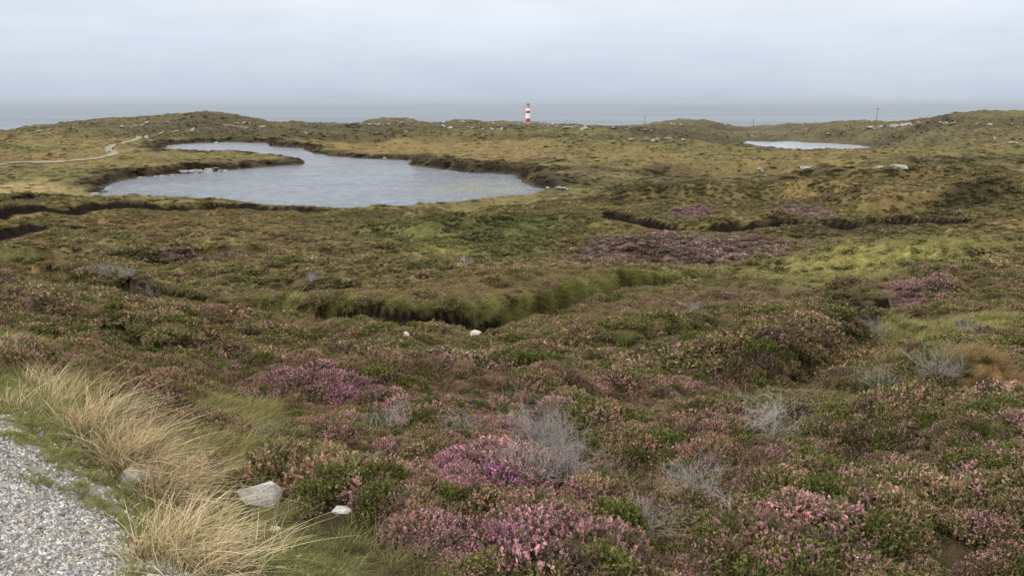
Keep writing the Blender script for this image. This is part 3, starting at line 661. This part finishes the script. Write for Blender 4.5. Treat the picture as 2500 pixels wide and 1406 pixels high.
# turf lip hanging over the peat bank edge
wp=banks[0][0]
d=np.concatenate([[0],np.cumsum(np.linalg.norm(np.diff(wp,axis=0),axis=1))]); N=4200; r=np.random.default_rng(9)
q=r.uniform(.3,d[-1]-.1,N); x=np.interp(q,d,wp[:,0]); y=np.interp(q,d,wp[:,1])
midc=ss(d[-1]*.16,d[-1]*.22,q)*(1-ss(d[-1]*.40,d[-1]*.52,q))
y=y+(.20+r.uniform(0,1,N)*.36)-.12*(1-midc); z=height(x,y)
G['p'].append(np.stack([x,y,z+.03],1)); G['r'].append(np.stack([r.normal(1.5,.35,N),r.normal(0,.25,N),r.normal(-.05,.4,N)],1)); sc=r.uniform(.12,.26,N)*(.7+1.1*ss(0,.5,fbm(q/.7,q*0,3,6)+.2))*(1.35-.45*midc); G['s'].append(np.stack([sc]*3,1)); G['i'].append(r.integers(0,3,N))
clp=(.55+.9*ss(-.4,.4,fbm(q/.35,q*0+5,3,16)))[:,None]
G['t'].append(np.array((.125,.14,.045))*r.uniform(.5,1.4,N)[:,None]*clp); G['b'].append(np.array((.26,.24,.09))*r.uniform(.6,1.3,N)[:,None]*clp)
cc=lambda D:[np.concatenate(D[k]) for k in 'prsitb']
scatter('heather',srcH,*cc(H),'low heather with faded pink and purple flowers','heather')
scatter('moor_grass',srcG,*cc(G),'tufts of olive and straw coloured moor grass','grass')
print('veg',time.time()-T0,sum(len(a) for a in H['p']),sum(len(a) for a in G['p']))
r=np.random.default_rng(12); N=3600
e=[atZ(1170+r.normal(0,60),458+r.normal(0,9),L1) for _ in range(N)]
e=np.array([q for q in e]); sdv=sdpoly(e[:,0],e[:,1],lp1); e=e[(sdv<-.5)&(fbm(e[:,0]/5,e[:,1]/3,3,3)>-.15)]; N=len(e); sc=r.uniform(.15,.35,N)
scatter('reeds',srcG,e,np.stack([r.normal(0,.1,N)]*3,1),np.stack([sc*.8,sc*.8,sc*.5],1),r.integers(3,6,N),np.tile((.36,.36,.27),(N,1)),np.tile((.45,.44,.34),(N,1)),'sparse pale reeds standing in shallow lake water','reeds')
# gravel
r=np.random.default_rng(13); N=150000
a=r.uniform(-1.5,3.0,N); b=np.abs(r.uniform(-.5,2.2,N)); b=np.where(r.uniform(0,1,N)<.03,-r.uniform(0,.6,N),b)
ey=2.7+a*.7071; ex=np.interp(ey,EY,EX); X=ex-b*.7071; Y=ey-b*.7071
keep=((b<0)|((b+ednoise(X,Y))>.02+.40*r.uniform(0,1,N)**1.3))&(X/(Y+.3)>-.85)&(Y>1.9)
keep&=r.uniform(0,1,N)>.8*ss(.25,.5,fbm(X/.5,Y/.3,3,93))*ss(3.2,4.0,Y)
X,Y=X[keep],Y[keep]; N=len(X)
z=height(X,Y)+.012; sc=.0045+.013*r.uniform(0,1,N)**2.4; big_=r.uniform(0,1,N)<.012; sc[big_]*=1.8; g=(.16+.50*r.uniform(0,1,N)**1.3)[:,None]*np.array((1,.99,.955))
wm=(r.uniform(0,1,N)<.15); g[wm]*=np.array((1.0,.87,.70))
scatter('gravel',srcS,np.stack([X,Y,z],1),r.uniform(0,6.28,(N,3)),np.stack([sc*r.uniform(.8,1.3,N),sc,sc*.8],1),r.integers(0,6,N),g,g,'loose grey gravel chippings on the track','gravel')
print('gravel',N)
# ---------------- individual tussocks of pale grass
tus=[(5,1000,.14,.24,(.25,-.1),140),(70,1010,.16,.28,(.4,-.1),160),(5,890,.28,.40,(.2,-.05),200),
     (140,985,.26,.42,(.5,-.3),240),(215,1065,.30,.50,(.7,-.42),480),(320,1150,.32,.54,(.75,-.48),600),(415,1225,.28,.46,(.75,-.52),460),
     (395,1370,.26,.42,(.75,-.35),400),(490,1405,.24,.36,(.75,-.35),240),(360,1320,.14,.26,(.7,-.3),90),(570,1395,.20,.30,(.6,-.3),130),(290,1030,.26,.46,(.5,-.25),110),(530,1080,.2,.32,(.5,-.2),90),(650,1350,.16,.26,(.5,-.2),80),(420,1050,.22,.38,(.5,-.2),80),(260,1110,.28,.46,(.7,-.45),200),(480,1300,.22,.36,(.6,-.4),160),(100,950,.24,.40,(.4,-.2),160),(365,1190,.26,.46,(.7,-.4),180)]
for k,(u,v,a,b_,wd,nb_) in enumerate(tus):
    q=place(u,v); gy=k in(0,1,2,9,11,12,13,14)
    me=blades('grass_tussock',nb_,8,(a,b_),.12,wd,.28,.0047,.45 if gy else .74,400+k,mtus,.4,1.0)
    o=obj('grass_tussock',me,None,None,'yellow green grass tussock at the edge of the heather' if gy else 'bleached straw coloured grass tussock bent over by wind beside gravel','grass','wind blown grass tussocks along the track edge'); o.location=(q[0],q[1],q[2])
# ---------------- dead heather
def twigs(name,n_,Ln,seed,mat,wid=.004,lean=(0,0)):
    r=random.Random(seed); V=[];Fc=[]
    def tube(p,d,L,w,dep):
        steps=6; pts=[p.copy()]; dd=d.copy()
        for s_ in range(steps):
            dd=(dd+Vector((r.gauss(0,.22),r.gauss(0,.22),r.gauss(0,.12)+.02))).normalized(); p=p+dd*(L/steps); pts.append(p.copy())
            if dep<3 and s_>0 and r.random()<(.62 if dep<2 else .35):
                nd=(dd+Vector((r.gauss(0,.6),r.gauss(0,.6),r.gauss(.1,.35)))).normalized(); tube(p.copy(),nd,L*r.uniform(.35,.65),w*.62,dep+1)
        for j,q in enumerate(pts):
            ww=w*(1-.7*j/steps); b0=len(V)
            for a_ in range(3): V.append((q.x+ww*math.cos(a_*2.094),q.y+ww*math.sin(a_*2.094),q.z+ww*.5*math.sin(a_*2.094+1)))
            if j:
                for a_ in range(3): Fc.append((b0-3+a_,b0-3+(a_+1)%3,b0+(a_+1)%3,b0+a_))
    for _ in range(n_):
        th=r.uniform(0,6.28); tube(Vector((r.gauss(0,.03),r.gauss(0,.03),-.03)),Vector((math.cos(th)*r.uniform(.3,1.2)+lean[0],math.sin(th)*r.uniform(.3,1.2)+lean[1],.62)).normalized(),Ln*r.uniform(.6,1.1),wid,0)
    me=mesh_np(name,V,Fc); me.materials.append(mat); return me
dead=[(930,1080,16,.32,0,.85),(1000,1070,10,.28,0,.85),(1250,1060,9,.32,0,.85),(1330,1130,80,.33,1,1.05),(1370,1205,56,.28,1,1.0),(1270,1215,38,.26,1,.95),(1820,1065,14,.44,0,.75),(1885,1090,14,.38,0,.75),(1700,1205,28,.25,0,.6),(1790,1325,9,.20,0,.75),(1690,1250,26,.24,1,.8),
 (255,685,30,.5,0,1.8),(310,690,24,.45,0,1.8),(380,735,30,.45,1,1.8),(760,692,24,.42,0,1.6),(1135,652,16,.5,0,2.2),(1690,770,20,.34,0,1.2),(2140,830,28,.45,1,1.1),(2270,950,28,.36,1,.95),(2350,840,20,.42,1,1.2),(1555,1330,20,.20,1,.7),(640,1105,16,.2,1,.75),(2140,980,20,.30,1,.9),(1120,1080,26,.26,1,.8),(1480,1190,20,.2,1,.7)]
for k,(u,v,n_,L_,ty,wf) in enumerate(dead):
    q=place(u,v); me=twigs('dead_heather',n_,L_,500+k,mtwigd if ty else mtwig,.0042*wf,(.45,-.15) if k in(6,7) else (.15,0))
    o=obj('dead_heather',me,None,None,'bare grey brown dead heather bush among living heather' if ty else 'bleached white leafless heather twigs standing above heather','dead shrub','dead leafless heather bushes'); o.location=(q[0],q[1],q[2]+(.14 if k in (3,4,5) else .09 if v>1000 else .14))
# ---------------- rocks
morange=rock_mat('orange_stone',(.30,.13,.06),(.45,.24,.12),9)
for k,((u,v,s_,sc,ty,lb),q) in enumerate(zip(near,nearp)):
    me=hull('rock',700+k,morange if ty else mrock,sc,13,.035); me.transform(Matrix.Scale(s_,4)); o=obj('rock',me,None,None,lb,'rock'); o.location=(q[0],q[1],q[2]+s_*sc[2]*.6); o.rotation_euler=(0,.1,k*1.3)
farr=[]
rr=random.Random(5)
def line(u0,v0,u1,v1,n_,s_):
    for k in range(n_):
        t_=rr.random(); farr.append((u0+(u1-u0)*t_+rr.gauss(0,3),v0+(v1-v0)*t_+rr.gauss(0,1.6),s_*rr.uniform(.3,1.2)))
line(340,436,600,414,24,.8);line(440,421,520,416,12,1.3);line(235,476,320,446,14,.8);line(400,362,445,354,12,1.3);line(470,349,560,348,5,.9)
line(1540,343,1670,341,14,1.6);line(1290,456,1390,462,9,.7);line(790,388,900,389,7,.8);line(1060,415,1160,424,6,.6)
line(60,322,200,310,6,1.3);line(250,315,450,300,12,1.5);line(330,300,500,292,5,1.4);line(560,300,680,303,4,1.4);line(880,305,1160,300,16,1.6);line(1080,310,1260,318,14,1.7);line(1190,300,1380,306,22,2.0);line(1350,312,1600,318,14,1.7);line(1560,302,1780,306,10,1.6);line(1900,325,2060,330,6,1.5);line(2120,314,2230,305,18,2.2);line(2240,300,2480,306,10,1.8);line(2380,330,2480,345,4,1.4);line(700,325,1000,322,5,1.2)
farr+=[(1856,414,.9),(1860,418,.6),(1968,412,.8),(2150,412,1.0),(2165,416,.7),(2195,411,1.0),(1640,572,.4),(940,388,.8),(225,478,.9),(2475,350,1.6),(2020,328,1.6),(1375,462,.9)]
rockm=[hull('outcrop%d'%k,800+k,mrockf,(1.2,.9,.65),13,.05) for k in range(8)]
cnt=0
for k,(u,v,s_) in enumerate(farr):
    q=place(u,v)
    if q is None or q[1]>1000: continue
    o=obj('boulder',rockm[k%8],None,None,'pale grey weathered boulder set in the moor' if v<340 or v>400 else 'pale grey boulder by the water edge','rock','grey rock outcrops across the moor'); o.location=(q[0],q[1],q[2]+.12*s_); o.scale=(s_*rr.uniform(.7,1.6),s_,s_*rr.uniform(.4,.9)); o.rotation_euler=(rr.uniform(-.2,.2),rr.uniform(-.2,.2),rr.uniform(0,6.3)); cnt+=1
# ---------------- lighthouse
def lathe(name,prof,mats,seg=40,z0=0):
    V=[];Fc=[];mi=[]
    for r_,z_ in prof:
        for k in range(seg): a_=2*math.pi*k/seg; V.append((r_*math.cos(a_),r_*math.sin(a_),z_))
    bm=bmesh.new(); vs=[bm.verts.new(v) for v in V]
    for j in range(len(prof)-1):
        for k in range(seg):
            f=bm.faces.new((vs[j*seg+k],vs[j*seg+(k+1)%seg],vs[(j+1)*seg+(k+1)%seg],vs[(j+1)*seg+k])); f.smooth=True
            f.material_index=mats[1][j] if mats[1] else 0
    bm.faces.new([vs[(len(prof)-1)*seg+k] for k in range(seg)])
    me=bpy.data.meshes.new(name); bm.to_mesh(me); bm.free()
    for m in mats[0]: me.materials.append(m)
    return me
LX,LY,_=atY(1289,300,900); lzb=float(height(np.array([LX]),np.array([LY]))[0]); lz=min(lzb,atY(1289,301,900)[2]); topz=atY(1289,252,900)[2]
HT=topz-lz+.8
lh=bpy.data.objects.new('lighthouse',None); COL.objects.link(lh); lh.location=(LX,LY,lz-.8); lh['label']='white lighthouse tower with two red bands and lantern'; lh['category']='lighthouse'
def lo(name,me): o=bpy.data.objects.new(name,me); COL.objects.link(o); o.parent=lh; return o
k=HT; R0,R1=2.9,2.1
def rad(f_): return R0+(R1-R0)*min(1,f_/.8)
edges_=[0,.26,.40,.60,.70,.80]; mt=[0,1,0,1,0]
lo('tower',lathe('tower',[(rad(e_),e_*k) for e_ in edges_],([mwhite,mred],mt)))
lo('gallery',lathe('gallery',[(2.1,.795*k),(2.7,.81*k),(2.7,.822*k),(1.7,.823*k)],([mbrown],None)))
lo('lantern_base',lathe('lantern_base',[(1.65,.82*k),(1.65,.865*k)],([mbrown],None)))
lo('lantern',lathe('lantern',[(1.55,.865*k),(1.55,.93*k)],([mglass],None),16))
lo('dome',lathe('dome',[(1.85,.928*k),(1.75,.945*k),(1.2,.97*k),(.5,.985*k),(.25,.99*k),(.12,1.0*k)],([mblack],None)))
bm=bmesh.new()
for j in range(20):
    a_=j*math.pi/10; bmesh.ops.create_cone(bm,segments=5,radius1=.05,radius2=.05,depth=1.1,matrix=Matrix.Translation((2.6*math.cos(a_),2.6*math.sin(a_),.823*k+.55)))
me=bpy.data.meshes.new('railing'); bm.to_mesh(me); bm.free(); me.materials.append(mblack); lo('railing',me)
for zf in (.34,.5,.66):
    bm=bmesh.new(); bmesh.ops.create_cube(bm,size=1,matrix=Matrix.Diagonal((.6,.25,1.0,1))); bmesh.ops.bevel(bm,geom=bm.edges[:],offset=.04,segments=1,affect='EDGES'); me=bpy.data.meshes.new('window'); bm.to_mesh(me); bm.free(); me.materials.append(mblack); o=lo('window',me); o.location=(0,-rad(zf)-.02,zf*k)
# ---------------- utility poles
for (u,vt,vb,Y) in [(1574,283,306,640),(1840,291,308,600),(2143,264,288,520),(1384,292,306,760)]:
    x,y,zt=atY(u,vt,Y); zb=float(height(np.array([x]),np.array([y]))[0]); h_=max(4.5,zt-zb); 
    bm=bmesh.new(); bmesh.ops.create_cone(bm,segments=10,cap_ends=True,radius1=.17,radius2=.12,depth=h_+1,matrix=Matrix.Translation((0,0,h_/2-.5))); me=bpy.data.meshes.new('utility_pole'); bm.to_mesh(me); bm.free()
    po=obj('utility_pole',me,mwood,None,'thin wooden utility pole with crossarm on the moor ridge','pole','utility poles crossing the moor'); po.location=(x,y,zb)
    bm=bmesh.new(); bmesh.ops.create_cube(bm,size=1,matrix=Matrix.Translation((0,-.16,h_-.5))@Matrix.Diagonal((2.0,.12,.14,1)))
    for dx in (-.85,0,.85): bmesh.ops.create_cone(bm,segments=8,radius1=.07,radius2=.04,depth=.3,cap_ends=True,matrix=Matrix.Translation((dx,-.16,h_-.29)))
    me=bpy.data.meshes.new('crossarm'); bm.to_mesh(me); bm.free(); me.materials.append(mwood); c_=bpy.data.objects.new('crossarm',me); COL.objects.link(c_); c_.parent=po
# ---------------- camera, world, light
cam=bpy.data.cameras.new('camera'); co=bpy.data.objects.new('camera',cam); COL.objects.link(co); co.location=(0,0,0); co.rotation_euler=(math.pi/2-PITCH,0,0)
cam.sensor_width=36; cam.lens=F/2500*36; cam.clip_start=.05; cam.clip_end=100000; scene.camera=co
w=bpy.data.worlds.new('World'); scene.world=w; w.use_nodes=True; nt=w.node_tree; nt.nodes.clear()
class WT(NT):
    def __init__(s,tr): s.t=tr
t=WT(nt)
el,az=math.radians(46),math.radians(-105)
sky=t.n('ShaderNodeTexSky',sky_type='NISHITA',sun_disc=False,sun_elevation=el,sun_rotation=az)
tc=t.n('ShaderNodeTexCoord').outputs['Generated']; sx=t.n('ShaderNodeSeparateXYZ',inp={0:tc})
gr=t.ramp(t.math('ADD',sx.outputs['Z'],0.0),[(0,(.53,.60,.715)),(.03,(.62,.69,.81)),(.07,(.735,.805,.93)),(.13,(.88,.93,1.0)),(.35,(1,1,1)),(1,(1,1,1))])
bst=t.ramp(sx.outputs['Z'],[(.12,(.5,.5,.5)),(.55,(1.0,.98,.95))])
mp=t.n('ShaderNodeMapping',inp={'Vector':tc,'Scale':(2.4,2.4,10)}).outputs[0]
cl=t.noise(mp,1.5,7,.58); cr=t.ramp(cl,[(.32,(.92,.925,.935)),(.68,(1.08,1.07,1.055))])
c=t.mix('MULTIPLY',1.0,gr,cr); c=t.mix('MULTIPLY',1.0,c,bst); c10=t.n('ShaderNodeVectorMath',operation='SCALE',inp={0:c,'Scale':20.0}).outputs[0]
c=t.mix('MIX',.94,sky.outputs[0],c10)
bg=t.n('ShaderNodeBackground',inp={0:c,1:.1}); t.n('ShaderNodeOutputWorld',inp={0:bg.outputs[0]})
sl=bpy.data.lights.new('sun','SUN'); sl.energy=1.5; sl.angle=math.radians(10); sl.color=(1,.95,.88); so=bpy.data.objects.new('sun',sl); COL.objects.link(so)
sv_=Vector((math.cos(el)*math.sin(az),math.cos(el)*math.cos(az),math.sin(el))); so.rotation_euler=sv_.to_track_quat('Z','Y').to_euler()
scene.view_settings.view_transform='Standard'; scene.view_settings.look='None'; scene.view_settings.exposure=0
print('done',time.time()-T0,'rocks',cnt)
